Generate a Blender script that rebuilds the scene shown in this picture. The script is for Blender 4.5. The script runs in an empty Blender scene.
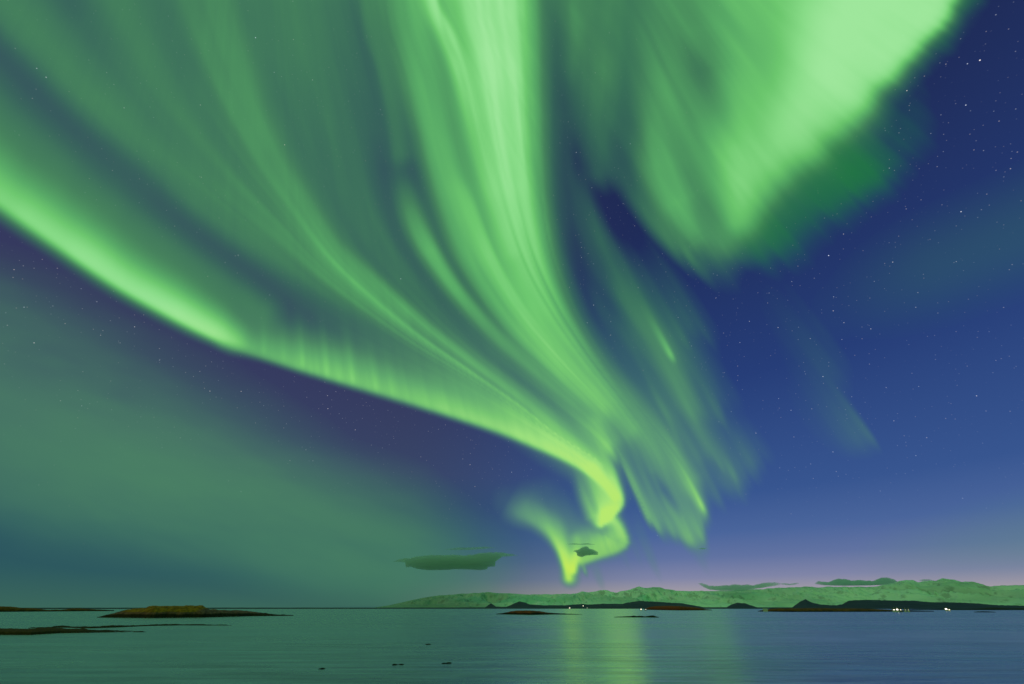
import bpy, bmesh, math, random
import numpy as np
from mathutils import Vector, Matrix

# ---------------------------------------------------------------- camera, sky, moon, exposure
S = bpy.context.scene
C0 = S.collection
FOCAL_MM = 14.0
HORIZON_OFFSET = 608.0 - 342.0                    # pixels from the picture's centre to the horizon
PITCH_UP = math.atan(HORIZON_OFFSET / (1024 * FOCAL_MM / 36.0))
cam_d = bpy.data.cameras.new('camera')
cam_d.lens = FOCAL_MM
cam_d.sensor_width = 36.0
cam_d.clip_start = 0.5
cam_d.clip_end = 2.0e6
cam = bpy.data.objects.new('camera', cam_d)
cam.location = (0, 0, 8.0)
cam.rotation_euler = (math.pi / 2 + PITCH_UP, 0, 0)
C0.objects.link(cam)
S.camera = cam

MOON_EL, MOON_AZ = math.radians(26), math.radians(232)   # behind the camera, a little to the left
W = bpy.data.worlds.new('World')
S.world = W
W.use_nodes = True
NT = W.node_tree
NT.nodes.clear()

def N(t, kind, **kw):
    n = t.nodes.new(kind)
    for k, v in kw.items():
        setattr(n, k, v)
    return n

def math_node(t, op, a, b=None, c=None, clamp=False):
    n = N(t, 'ShaderNodeMath', operation=op, use_clamp=clamp)
    for i, v in enumerate((a, b, c)):
        if v is None:
            continue
        if isinstance(v, (int, float)):
            n.inputs[i].default_value = v
        else:
            t.links.new(v, n.inputs[i])
    return n.outputs[0]

def lin(r, g, b):
    f = lambda c: c / 12.92 if c <= 0.04045 else ((c + 0.055) / 1.055) ** 2.4
    return (f(r / 255), f(g / 255), f(b / 255), 1)

def ramp_node(t, fac, stops, mode='EASE'):
    n = N(t, 'ShaderNodeValToRGB')
    n.color_ramp.interpolation = mode
    el = n.color_ramp.elements
    while len(el) < len(stops):
        el.new(0.5)
    for e, (p, c) in zip(el, stops):
        e.position = p
        e.color = c if len(c) == 4 else (*c, 1)
    t.links.new(fac, n.inputs[0])
    return n.outputs[0]

def mix_col(t, fac, a, b, blend='MIX'):
    n = N(t, 'ShaderNodeMix', data_type='RGBA', blend_type=blend)
    for sock, v in ((n.inputs[0], fac), (n.inputs[6], a), (n.inputs[7], b)):
        if isinstance(v, (int, float)):
            sock.default_value = v
        elif isinstance(v, (tuple, list)):
            sock.default_value = v if len(v) == 4 else (*v, 1)
        else:
            t.links.new(v, sock)
    return n.outputs[2]

tc = N(NT, 'ShaderNodeTexCoord')
sep = N(NT, 'ShaderNodeSeparateXYZ')
NT.links.new(tc.outputs['Generated'], sep.inputs[0])
zc = math_node(NT, 'MAXIMUM', sep.outputs[2], 0.0)
# deep blue night sky: twilight glow on the right of the horizon, airglow on the left
right = ramp_node(NT, zc, [(0.0, lin(174, 166, 164)), (0.028, lin(162, 156, 168)), (0.05, lin(130, 135, 170)), (0.085, lin(98, 116, 164)), (0.13, lin(74, 102, 158)), (0.20, lin(55, 86, 146)),
                           (0.42, lin(38, 62, 122)), (0.72, lin(31, 44, 90)), (1.0, lin(28, 33, 70))], 'LINEAR')
left = ramp_node(NT, zc, [(0.0, lin(58, 104, 92)), (0.05, lin(44, 90, 96)), (0.11, lin(38, 80, 98)), (0.26, lin(57, 70, 104)),
                          (0.45, lin(54, 58, 96)), (0.7, lin(50, 58, 96)), (1.0, lin(44, 54, 92))], 'LINEAR')
mr = N(NT, 'ShaderNodeMapRange', interpolation_type='SMOOTHSTEP')
NT.links.new(sep.outputs[0], mr.inputs[0])
mr.inputs[1].default_value, mr.inputs[2].default_value = -0.30, 0.36
base = mix_col(NT, mr.outputs[0], left, right)
# aurora-green tint added to the unseen sky overhead and behind to light the snow
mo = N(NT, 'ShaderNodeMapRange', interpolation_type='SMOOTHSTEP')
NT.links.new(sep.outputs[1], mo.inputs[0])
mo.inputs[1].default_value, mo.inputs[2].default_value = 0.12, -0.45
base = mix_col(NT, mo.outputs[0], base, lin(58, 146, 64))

def stars(scale, radius, power, gain, seed):
    mp = N(NT, 'ShaderNodeMapping')
    mp.inputs['Location'].default_value = (seed, seed * .37, seed * .71)
    NT.links.new(tc.outputs['Generated'], mp.inputs[0])
    v = N(NT, 'ShaderNodeTexVoronoi', voronoi_dimensions='3D', feature='F1')
    v.inputs['Scale'].default_value = scale
    NT.links.new(mp.outputs[0], v.inputs['Vector'])
    d = math_node(NT, 'SUBTRACT', 1.0, math_node(NT, 'DIVIDE', v.outputs['Distance'], radius), clamp=True)
    sc = N(NT, 'ShaderNodeSeparateColor')
    NT.links.new(v.outputs['Color'], sc.inputs[0])
    b = math_node(NT, 'POWER', sc.outputs[0], power)
    k = math_node(NT, 'MULTIPLY', math_node(NT, 'MULTIPLY', math_node(NT, 'POWER', d, 1.5), b), gain)
    tint = mix_col(NT, sc.outputs[1], (1.0, .86, .74, 1), (.74, .86, 1.0, 1))
    return k, tint

fade = N(NT, 'ShaderNodeMapRange', interpolation_type='SMOOTHSTEP')
NT.links.new(sep.outputs[2], fade.inputs[0])
fade.inputs[1].default_value, fade.inputs[2].default_value = 0.06, 0.40
star_sum = None
for args in ((70, .070, 2.4, 1.8, 3.1), (130, .14, 2.0, .5, 7.7), (26, .030, 2.4, 4.2, 1.3)):
    k, tint = stars(*args)
    k = math_node(NT, 'MULTIPLY', k, fade.outputs[0])
    n = N(NT, 'ShaderNodeVectorMath', operation='SCALE')
    NT.links.new(tint, n.inputs[0])
    NT.links.new(k, n.inputs[3])
    if star_sum is None:
        star_sum = n.outputs[0]
    else:
        a = N(NT, 'ShaderNodeVectorMath', operation='ADD')
        NT.links.new(star_sum, a.inputs[0])
        NT.links.new(n.outputs[0], a.inputs[1])
        star_sum = a.outputs[0]
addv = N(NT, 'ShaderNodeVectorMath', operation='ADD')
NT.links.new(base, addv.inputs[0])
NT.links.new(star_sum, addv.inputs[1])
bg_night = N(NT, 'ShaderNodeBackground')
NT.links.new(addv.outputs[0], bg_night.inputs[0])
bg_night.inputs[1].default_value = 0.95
sky = N(NT, 'ShaderNodeTexSky', sky_type='NISHITA')
sky.sun_disc = False
sky.sun_elevation = MOON_EL
sky.sun_rotation = MOON_AZ
bg_moon = N(NT, 'ShaderNodeBackground')
NT.links.new(sky.outputs[0], bg_moon.inputs[0])
bg_moon.inputs[1].default_value = 0.0008          # moonlight is a tiny fraction of day
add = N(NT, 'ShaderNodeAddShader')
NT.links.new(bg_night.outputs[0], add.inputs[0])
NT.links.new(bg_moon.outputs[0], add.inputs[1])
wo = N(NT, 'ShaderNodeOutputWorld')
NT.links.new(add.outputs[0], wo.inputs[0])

moon_d = bpy.data.lights.new('moon', 'SUN')
moon_d.energy = 0.23
moon_d.angle = math.radians(0.5)
moon_d.color = (1.0, 0.80, 0.52)
moon = bpy.data.objects.new('moon', moon_d)
mdir = Vector((math.sin(MOON_AZ) * math.cos(MOON_EL), math.cos(MOON_AZ) * math.cos(MOON_EL), math.sin(MOON_EL)))
moon.rotation_euler = mdir.to_track_quat('Z', 'Y').to_euler()
C0.objects.link(moon)

S.view_settings.view_transform = 'Standard'
S.view_settings.look = 'None'
S.view_settings.exposure = 0.0
S.view_settings.gamma = 1.0
S.view_settings.use_curve_mapping = False
S.cycles.transparent_max_bounces = 32
S.cycles.max_bounces = 6
S.cycles.diffuse_bounces = 2
S.cycles.glossy_bounces = 3
S.cycles.volume_bounces = 2
S.cycles.use_denoising = True
S.cycles.sample_clamp_indirect = 4.0
random.seed(4)

# ---------------------------------------------------------------- aurora field
F_PX, CX, CY, Y_HOR = 1024 * 14.0 / 36.0, 512.0, 342.0, 608.0
PITCH = math.atan((Y_HOR - CY) / F_PX)
CAM_H = 8.0

def srgb(r, g, b):
    f = lambda c: c / 12.92 if c <= 0.04045 else ((c + 0.055) / 1.055) ** 2.4
    return np.array([f(r / 255), f(g / 255), f(b / 255)])

def catmull(P, step=5.0):
    P = np.asarray(P, float)
    n = len(P)
    out = []
    for i in range(n - 1):
        p0 = P[i - 1] if i > 0 else 2 * P[0] - P[1]
        p1, p2 = P[i], P[i + 1]
        p3 = P[i + 2] if i + 2 < n else 2 * P[-1] - P[-2]
        m = max(2, int(np.hypot(*(p2 - p1)[:2]) / step))
        t = (np.arange(m) / m)[:, None]
        c = 0.5 * (2 * p1 + (p2 - p0) * t + (2 * p0 - 5 * p1 + 4 * p2 - p3) * t ** 2
                   + (3 * p1 - p0 - 3 * p2 + p3) * t ** 3)
        c[:, 2:] = p1[2:] + (p2[2:] - p1[2:]) * t
        out.append(c)
    out.append(P[-1:])
    return np.vstack(out)

def stroke(X, Y, pts, pl=2.0, pr=2.0):
    """light of one band: sigma wl on the left of travel, wr on its right"""
    Q = catmull(pts)
    res = np.zeros_like(X)
    m = 3.2 * max(Q[:, 2].max() * (1.7 if pl < 1.6 else 1), Q[:, 3].max() * (1.7 if pr < 1.6 else 1))
    sel = ((X > Q[:, 0].min() - m) & (X < Q[:, 0].max() + m)
           & (Y > Q[:, 1].min() - m) & (Y < Q[:, 1].max() + m))
    if not sel.any():
        return res
    x, y = X[sel], Y[sel]
    T = np.gradient(Q[:, :2], axis=0)
    T /= np.maximum(np.hypot(T[:, 0], T[:, 1]), 1e-6)[:, None]
    best = np.full(x.shape, 1e18)
    idx = np.zeros(x.shape, int)
    for i in range(len(Q)):
        d = (x - Q[i, 0]) ** 2 + (y - Q[i, 1]) ** 2
        k = d < best
        best[k] = d[k]
        idx[k] = i
    dx, dy = x - Q[idx, 0], y - Q[idx, 1]
    tx, ty = T[idx, 0], T[idx, 1]
    cr, al = tx * dy - ty * dx, tx * dx + ty * dy
    # at a fold of the curve the nearest-sample offset is larger than the perpendicular one
    end = ((idx == 0) & (al < 0)) | ((idx == len(Q) - 1) & (al > 0))
    d = np.where(end, np.sqrt(best), np.abs(cr))
    stepl = np.hypot(*(Q[min(1, len(Q) - 1), :2] - Q[0, :2]))
    u = np.clip(idx + np.clip(al / max(stepl, 1e-3), -.5, .5), 0, len(Q) - 1)
    lo = np.floor(u).astype(int)
    hi = np.minimum(lo + 1, len(Q) - 1)
    fr = u - lo
    val = lambda c: Q[lo, c] * (1 - fr) + Q[hi, c] * fr
    s = 1 / (1 + np.exp(-cr / 2.5))          # soft switch between the two sides
    w = val(2) * (1 - s) + val(3) * s
    p = pl * (1 - s) + pr * s
    res[sel] = val(4) * np.exp(-(d / w) ** p)
    return res

def noise1(v, seed, oct=3):
    r = np.random.RandomState(seed)
    tab = r.rand(4096)
    out, a, tot = 0, 1.0, 0
    for o in range(oct):
        q = v * 2 ** o + 100.3 * o
        i = np.floor(q).astype(int)
        f = q - i
        f = f * f * (3 - 2 * f)
        out = out + a * (tab[i % 4096] * (1 - f) + tab[(i + 1) % 4096] * f)
        tot += a
        a *= .55
    return out / tot * 2 - 1

def noise2(x, y, seed, oct=3):
    r = np.random.RandomState(seed)
    tab = r.rand(256, 256)
    out, a, tot = 0, 1.0, 0
    for o in range(oct):
        qx, qy = x * 2 ** o + 17.3 * o, y * 2 ** o + 31.7 * o
        i, j = np.floor(qx).astype(int), np.floor(qy).astype(int)
        fx, fy = qx - i, qy - j
        fx, fy = fx * fx * (3 - 2 * fx), fy * fy * (3 - 2 * fy)
        g = lambda a_, b_: tab[(i + a_) % 256, (j + b_) % 256]
        out = out + a * ((g(0, 0) * (1 - fx) + g(1, 0) * fx) * (1 - fy) + (g(0, 1) * (1 - fx) + g(1, 1) * fx) * fy)
        tot += a
        a *= .55
    return out / tot * 2 - 1

RAY_X, RAY_Y = 250.0, -400.0              # magnetic zenith, where the rays meet
def ray_angle(X, Y):
    return np.arctan2(X - RAY_X, Y - RAY_Y)

def ray(x, y, h, w, I, wr=None, soft=12):
    """a single auroral ray whose foot is at x, y: it fades upward over h"""
    return ('ray', x, y, h, w, I, wr or w, soft)

def curtain(border, seed, freq, amp, jag=0.0):
    """rays standing side by side on a lower border of (x, y, height, strength, softness)"""
    return ('curtain', border, seed, freq, amp, jag)

def fade_foot(a, soft, h, p=1.3):
    return 1 / (1 + np.exp(-np.clip(a / (soft * .28), -30, 30))) * np.exp(-(np.maximum(a, 0) / h) ** p)

def eval_item(X, Y, it):
    if isinstance(it, list):
        return stroke(X, Y, it)
    if it[0] == 'ray':
        _, x, y, h, w, I, wr, soft = it
        th, r = ray_angle(X, Y), np.hypot(X - RAY_X, Y - RAY_Y)
        th0, r0 = math.atan2(x - RAY_X, y - RAY_Y), math.hypot(x - RAY_X, y - RAY_Y)
        c = (th - th0) * r
        ww = np.where(c < 0, w, wr) * np.clip(.75 + .5 * (r0 - r) / h, .5, 2)
        return I * np.exp(-(c / ww) ** 2) * fade_foot(r0 - r, soft, h)
    if it[0] == 'curtain':
        _, B, seed, freq, amp, jag = it
        th, r = ray_angle(X, Y), np.hypot(X - RAY_X, Y - RAY_Y)
        Q = catmull([(x, y, h, I, sft) for x, y, h, I, sft in B])
        tb, rb = np.arctan2(Q[:, 0] - RAY_X, Q[:, 1] - RAY_Y), np.hypot(Q[:, 0] - RAY_X, Q[:, 1] - RAY_Y)
        o = np.argsort(tb)
        tb, rb, Q = tb[o], rb[o], Q[o]
        g = lambda v: np.interp(th, tb, v)
        n = noise1(th * freq, seed, 3)
        e = np.interp(th, [tb[0] - .012, tb[0] + .004, tb[-1] - .004, tb[-1] + .012], [0, 1, 1, 0])
        a = g(rb) + jag * n - r
        return e * g(Q[:, 3]) * (1 + amp * n) * fade_foot(a, g(Q[:, 4]), g(Q[:, 2]) * (1 + .5 * amp * n))
    pts, pl, pr = it
    return stroke(X, Y, pts, pl, pr)

def combine(X, Y, L, power=2.0):
    acc = np.zeros_like(X)
    for it in L:
        acc += np.maximum(eval_item(X, Y, it), 0) ** power
    return acc ** (1 / power)

ARC = [
    ([(-160, 80, 70, 16, .6), (-60, 155, 50, 15, .72), (0, 197, 40, 13, .76), (60, 240, 36, 11, .80), (120, 281, 31, 10, .90),
      (180, 315, 27, 9, .95), (215, 333, 22, 8, .92), (235, 341, 18, 9, .66), (250, 346, 14, 8, .30), (266, 350, 12, 8, .10)], 1.6, 2),
    [(-160, -10, 60, 60, .20), (0, 120, 44, 50, .20), (100, 205, 36, 44, .22), (190, 265, 30, 40, .22), (260, 312, 24, 30, .22)],
    ([(225, 342, 28, 6, .26), (262, 352, 28, 6, .44), (300, 364, 30, 6, .54), (340, 376, 32, 6, .60), (400, 394, 32, 6, .58),
      (450, 410, 31, 5.5, .66), (500, 427, 27, 5.5, .76), (540, 444, 23, 5.5, .84), (570, 458, 19, 5.5, .88),
      (592, 472, 14, 5, .92), (606, 484, 12, 6, .95), (615, 496, 8, 6, .9)], 1.5, 2),
] + [ray(x, y, L, 4.5, i, None, 8) for x, y, L, i in ((303, 368, 34, .42), (317, 373, 26, .22), (327, 377, 36, .42), (340, 381, 26, .3),
                                         (353, 384, 38, .44), (377, 391, 34, .40), (393, 395, 30, .25), (284, 362, 30, .22), (264, 355, 30, .25))]
SWIRL = [
    [(596, 425, 12, 18, .42), (608, 452, 7, 14, .56), (616, 478, 5, 13, .72), (620, 496, 4, 14, .85), (618, 506, 4, 14, .95), (610, 515, 4, 11, .95), (601, 524, 4, 7, .85)],
    [(594, 472, 13, 13, .6), (601, 496, 15, 14, .74), (604, 514, 11, 10, .9)],
    [(577, 470, 4, 6, .10), (585, 495, 4, 7, .34), (594, 516, 4, 8, .6), (600, 526, 4, 4, .4)],
    [(606, 516, 8, 9, .75), (616, 524, 6, 11, .72), (622, 535, 5, 14, .68), (623, 543, 5, 16, .60), (614, 549, 5, 17, .60), (598, 554, 5, 18, .58), (582, 560, 5, 13, .6)],
    [(588, 541, 16, 15, .42), (607, 539, 14, 13, .56)],
    [(506, 503, 18, 14, .04), (522, 512, 18, 11, .30), (538, 521, 15, 8, .42), (552, 533, 14, 7, .6), (561, 549, 11, 5, .82), (567, 566, 8, 5, 1.0), (569, 578, 7, 6, .8)],
    [(576, 540, 8, 8, .45), (576, 556, 6, 7, .72), (573, 570, 5, 5, .85)],
    [(545, 500, 20, 26, .06), (570, 528, 16, 16, .16)],
    ray(586, 574, 18, 2.6, .4, None, 6),
    ray(602, 586, 26, 5, .10, None, 14),
]
FAN = [
    # broad left bands
    [(-200, -130, 90, 60, .22), (-60, -30, 80, 55, .24), (0, 18, 75, 46, .25), (66, 79, 60, 42, .25), (132, 145, 52, 38, .25), (197, 197, 46, 32, .26),
     (263, 246, 42, 28, .27), (330, 297, 36, 24, .28), (400, 343, 32, 20, .30), (470, 383, 28, 17, .34), (540, 424, 22, 14, .38), (592, 460, 14, 10, .4)],
    [(60, -180, 60, 60, .22), (110, -20, 50, 50, .23), (150, 70, 44, 44, .22), (205, 145, 38, 38, .22), (260, 205, 30, 32, .24), (330, 265, 24, 26, .27), (400, 315, 20, 22, .30)],
    # ridge left of centre
    [(190, -140, 40, 75, .26), (210, -40, 36, 70, .27), (225, 26, 30, 62, .28), (247, 96, 28, 50, .30), (272, 153, 24, 40, .32), (298, 197, 19, 34, .35),
     (333, 250, 15, 32, .38), (373, 291, 18, 30, .40), (420, 332, 20, 26, .42), (470, 368, 20, 24, .44), (519, 403, 18, 22, .46), (560, 436, 16, 20, .48), (594, 466, 12, 16, .5)],
    # dim veil
    [(270, -160, 120, 160, .25), (285, -20, 110, 150, .25), (305, 80, 90, 120, .22), (340, 180, 66, 80, .19), (395, 260, 48, 56, .20), (456, 325, 36, 40, .24), (520, 370, 30, 28, .28), (580, 420, 26, 24, .34), (605, 450, 16, 16, .34)],
    [(355, -120, 30, 36, .22), (368, 0, 28, 34, .24), (384, 80, 26, 30, .22), (398, 150, 22, 24, .18)],
    [(318, 60, 12, 12, .06), (330, 120, 12, 14, .14), (345, 190, 12, 12, .08)],
]
CORE = [
    # bright central band, sharp on its right side
    [(478, -180, 46, 90, .92), (492, -60, 42, 82, .96), (500, 0, 36, 76, .96), (505, 60, 34, 62, .98), (508, 120, 33, 50, .97), (513, 175, 30, 40, .92), (522, 235, 28, 36, .84),
     (539, 290, 24, 34, .72), (562, 335, 22, 34, .60), (592, 375, 22, 32, .48), (628, 413, 22, 30, .38), (660, 448, 22, 28, .34), (688, 480, 16, 22, .32)],
    [(395, -120, 30, 34, .4), (404, -20, 28, 30, .42), (418, 60, 26, 24, .48), (434, 130, 26, 20, .52), (452, 190, 28, 22, .54), (474, 250, 28, 22, .56), (508, 306, 24, 20, .52), (552, 358, 20, 18, .44), (600, 405, 18, 18, .36)],
    [(422, -60, 9, 16, .45), (433, 0, 6, 13, .68), (452, 40, 6, 13, .70), (467, 90, 7, 13, .58), (478, 140, 9, 14, .42), (492, 190, 10, 14, .4), (512, 250, 10, 14, .3)],
    [(398, 160, 18, 24, .0), (412, 210, 14, 20, .26), (431, 250, 10, 17, .46), (456, 290, 9, 14, .48), (490, 330, 10, 14, .36), (535, 372, 10, 14, .32), (580, 412, 10, 14, .32), (612, 440, 10, 12, .3)],
    [(452, 170, 9, 14, .1), (470, 205, 8, 14, .40), (490, 255, 7, 14, .50), (518, 305, 8, 14, .44), (550, 348, 9, 14, .40), (590, 390, 10, 14, .34), (630, 430, 10, 14, .30)],
    # lower end of the band breaking up into rays
    curtain([(622, 468, 90, .10, 14), (636, 490, 95, .30, 16), (650, 520, 95, .34, 16), (662, 534, 95, .34, 16), (676, 540, 90, .36, 16), (690, 545, 85, .38, 16), (702, 541, 80, .32, 16),
             (706, 516, 70, .44, 14), (716, 502, 70, .14, 24), (735, 488, 70, .16, 26), (752, 470, 50, .10, 26), (770, 456, 44, .04, 26)], 31, 60, .60, 14),
    ray(705, 512, 50, 6.5, .74, 4, 11), ray(693, 498, 60, 9, .34, 9, 24), ray(691, 545, 34, 6, .44, 7, 13), ray(703, 540, 40, 4, .34, 4, 12), ray(676, 538, 50, 4, .36, 4, 12),
    ray(650, 524, 56, 3.5, .46, 6, 12), ray(660, 532, 44, 3.5, .36, 5, 12), ray(638, 496, 50, 3.5, .36, 6, 18),
    ray(657, 572, 60, 6, .09, 6, 30), ray(640, 560, 60, 5, .06, 5, 30), ray(705, 566, 50, 8, .07, 8, 30), ray(628, 566, 70, 5, .05, 5, 30),
    ray(663, 524, 60, 3.5, .22, 4, 14), ray(672, 516, 70, 3.5, .22, 4, 16), ray(680, 528, 50, 4, .22, 4, 14), ray(698, 536, 46, 3.5, .22, 4, 12), ray(654, 500, 70, 3, .18, 4, 20), ray(724, 472, 56, 4, .18, 6, 16), ray(737, 482, 50, 4, .20, 6, 16), ray(754, 468, 34, 4, .10, 8, 16),
    ray(667, 470, 80, 4, .20, 5, 24), ray(682, 448, 80, 4, .18, 5, 24),
]
VEIL = [
    [(560, -120, 50, 50, .20), (585, -20, 40, 40, .17), (592, 60, 36, 36, .15), (596, 120, 28, 22, .12), (600, 170, 20, 14, .08)],
    [(562, 120, 14, 20, .05), (575, 190, 14, 22, .09), (592, 235, 16, 24, .13), (616, 280, 20, 28, .17), (640, 320, 24, 32, .20), (664, 368, 26, 34, .20), (684, 410, 24, 30, .18), (700, 450, 20, 24, .16)],
    curtain([(590, 300, 120, .02, 60), (628, 320, 130, .10, 60), (650, 345, 100, .13, 40), (668, 362, 80, .20, 18), (676, 366, 70, .20, 14), (684, 352, 60, .13, 24), (698, 335, 60, .12, 30), (712, 330, 60, .04, 30)], 41, 60, .7, 16),
    curtain([(640, 400, 80, .04, 40), (670, 420, 70, .18, 30), (690, 425, 70, .22, 24), (705, 424, 70, .28, 18), (716, 420, 56, .12, 24), (730, 405, 60, .07, 30), (745, 395, 50, .02, 30)], 43, 60, .7, 16),
    ray(674, 360, 46, 4.5, .52, 3.5, 10), ray(642, 300, 120, 4, .08, 6, 40),
]
VEIL_HAZE = [[(585, -160, 66, 66, .26), (590, -10, 56, 48, .22), (596, 60, 50, 42, .19), (600, 120, 38, 32, .15), (604, 165, 24, 20, .07)],
             [(640, 300, 40, 40, .05), (670, 355, 34, 36, .09), (690, 405, 26, 34, .08), (704, 440, 22, 28, .05)]]
PATCH = [
    curtain([(716, 262, 60, .10, 30), (732, 254, 90, .30, 26), (748, 236, 110, .50, 34), (764, 208, 140, .70, 36), (790, 178, 140, .80, 40), (822, 150, 150, .88, 40), (852, 124, 165, .92, 36),
             (884, 84, 240, .95, 22), (908, 58, 240, .95, 18), (936, 30, 250, .95, 16), (966, -8, 260, .95, 16), (1020, -80, 300, .9, 20)], 51, 34, .06, 6),
    [(880, -160, 90, 90, .75), (856, -20, 66, 70, .70), (830, 50, 46, 54, .6), (795, 115, 34, 36, .45), (768, 160, 24, 26, .3)],
    [(720, -160, 70, 60, .40), (730, -10, 60, 50, .38), (738, 60, 40, 40, .34), (734, 120, 34, 34, .36), (738, 180, 26, 26, .42), (738, 220, 18, 18, .34)],
    curtain([(690, 254, 80, .0, 60), (703, 258, 100, .28, 56), (716, 258, 100, .42, 50), (730, 258, 80, .34, 28), (742, 250, 70, .1, 28)], 57, 46, .24, 9),
    [(656, -120, 60, 56, .30), (656, -10, 54, 48, .29), (656, 60, 44, 38, .27), (655, 120, 38, 27, .35), (658, 165, 38, 22, .45), (672, 205, 34, 18, .46), (692, 238, 26, 18, .24), (702, 254, 20, 18, .06)],
]
PATCH += [ray(662, 240, 60, 9, .20, 9, 40), ray(678, 254, 64, 8, .30, 8, 36), ray(694, 264, 70, 7, .28, 7, 30), ray(706, 274, 60, 8, .16, 8, 34), ray(650, 222, 50, 8, .12, 8, 40)]
PATCH_DARK = [   # deep green foot under the patch
    curtain([(735, 262, 40, .06, 30), (755, 256, 60, .24, 34), (780, 244, 66, .36, 36), (808, 226, 72, .48, 36), (836, 206, 76, .58, 34), (860, 188, 76, .66, 30), (884, 172, 76, .48, 30), (902, 154, 70, .10, 34),
             (924, 126, 70, .09, 34), (928, 100, 50, .06, 34), (922, 76, 40, .05, 24), (940, 50, 50, .12, 22), (968, 10, 60, .22, 20), (1000, -40, 60, .26, 20)], 61, 46, .35, 10),
]
GLOW = [
    ([(-200, 330, 90, 110, .14), (0, 400, 90, 112, .23), (80, 436, 84, 96, .28), (160, 468, 76, 78, .30), (240, 498, 66, 64, .31), (330, 532, 56, 54, .28), (405, 555, 50, 46, .21), (470, 572, 44, 36, .09)], 2.0, 3.0),
    [(-200, 250, 40, 60, .06), (0, 320, 40, 60, .10), (90, 370, 40, 60, .08)],
    [(20, 452, 30, 20, .03), (90, 462, 30, 22, .13), (150, 474, 30, 24, .15), (260, 492, 28, 22, .24), (310, 512, 26, 20, .10)],
    [(330, 470, 40, 40, .02), (400, 510, 40, 40, .07), (450, 540, 40, 40, .04)],
]
FAINT = [
    ray(872, 441, 66, 34, .12, 5, 26), ray(876, 444, 50, 7, .10, 4, 18), ray(840, 380, 80, 22, .07, 22, 50),
    ]
RIGHTGLOW = [
    [(840, 310, 50, 50, .02), (930, 270, 50, 50, .06), (1060, 225, 60, 50, .07)],
    ]
LOWGLOW = [
    [(860, 566, 30, 18, .02), (960, 552, 36, 26, .08), (1080, 542, 50, 30, .12)],
]

GUIDES = [   # lines the fan's strands follow, left to right, all running into the curl
    [(-400, 60), (-160, 95), (0, 212), (120, 292), (235, 352), (340, 385), (450, 416), (530, 446), (590, 480), (606, 500)],
    [(-200, -160), (-60, -30), (0, 18), (66, 79), (132, 145), (197, 197), (263, 246), (330, 297), (400, 343), (470, 383), (540, 428), (596, 466), (612, 490)],
    [(190, -200), (210, -40), (225, 26), (247, 96), (272, 153), (298, 197), (333, 250), (373, 291), (420, 332), (470, 368), (519, 403), (560, 436), (602, 462), (620, 486)],
    [(350, -200), (356, 10), (372, 70), (384, 130), (392, 185), (408, 238), (446, 292), (489, 342), (541, 384), (590, 424), (620, 458), (634, 486)],
    [(430, -200), (440, 0), (462, 70), (478, 140), (498, 210), (520, 268), (548, 316), (580, 360), (616, 404), (646, 446), (664, 490), (676, 520)],
    [(536, -200), (537, 0), (540, 100), (544, 175), (552, 240), (568, 290), (590, 335), (616, 376), (650, 420), (684, 462), (706, 500), (716, 530)],
    [(620, -200), (612, 60), (606, 140), (620, 210), (645, 262), (672, 310), (700, 360), (724, 420), (740, 470), (750, 520)],
]

def strand(X, Y):
    """coordinate across the fan (0 at its lower arc) and the distance to the curl"""
    D = []
    for G in GUIDES:
        Q = catmull([(x, y, 1, 1, 1) for x, y in G], 2.0)[:, :2]
        T = np.gradient(Q, axis=0)
        T = np.stack([np.convolve(np.pad(T[:, c], 6, 'edge'), np.ones(13) / 13, 'valid') for c in (0, 1)], 1)
        T /= np.hypot(T[:, 0], T[:, 1])[:, None]
        best, idx = np.full(X.shape, 1e18), np.zeros(X.shape, int)
        for i in range(0, len(Q)):
            d = (X - Q[i, 0]) ** 2 + (Y - Q[i, 1]) ** 2
            k = d < best
            best[k] = d[k]
            idx[k] = i
        cr = T[idx, 0] * (Y - Q[idx, 1]) - T[idx, 1] * (X - Q[idx, 0])
        D.append(-cr)                                 # positive on the upper right of the line
    v = np.where(D[0] < 0, D[0] / 60, len(GUIDES) - 1 + np.maximum(D[-1], 0) / 80)
    for i in range(len(D) - 1):
        k = (D[i] >= 0) & (D[i + 1] < 0)
        v = np.where(k, i + D[i] / np.maximum(D[i] - D[i + 1], 1e-6), v)
    return v, np.hypot(X - 640, Y - 500)

PAL_I = [0, .12, .25, .45, .62, .8, 1.0]
PAL_HIGH = [(60, 118, 92), (62, 124, 90), (74, 142, 92), (92, 178, 104), (112, 206, 112), (140, 226, 138), (164, 238, 160)]
PAL_LOW = [(82, 128, 122), (86, 134, 122), (96, 152, 122), (112, 178, 120), (132, 206, 116), (166, 232, 120), (188, 240, 108)]
PAL_HIGH = np.array([srgb(*c) for c in PAL_HIGH])
PAL_LOW = np.array([srgb(*c) for c in PAL_LOW])

def shade(I, X, Y, opac=7.0, yellow=0.0):
    """colour and opacity of an aurora of strength I; thick air yellows what stands low"""
    I = np.maximum(0, I - .012)
    H = np.stack([np.interp(I, PAL_I, PAL_HIGH[:, k]) for k in range(3)], -1)
    L = np.stack([np.interp(I, PAL_I, PAL_LOW[:, k]) for k in range(3)], -1)
    low = np.clip((Y - 300) / 200, 0, 1)[..., None]
    C = H * (1 - low) + L * low
    vl = np.clip((Y - 525) / 50, 0, 1)[..., None] * np.clip(I * 1.5 - .2, 0, 1)[..., None]
    C = C * (1 + vl * np.array([.16, .0, -.46]))
    A = .93 * (1 - np.exp(-opac * I))
    return C, A

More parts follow.
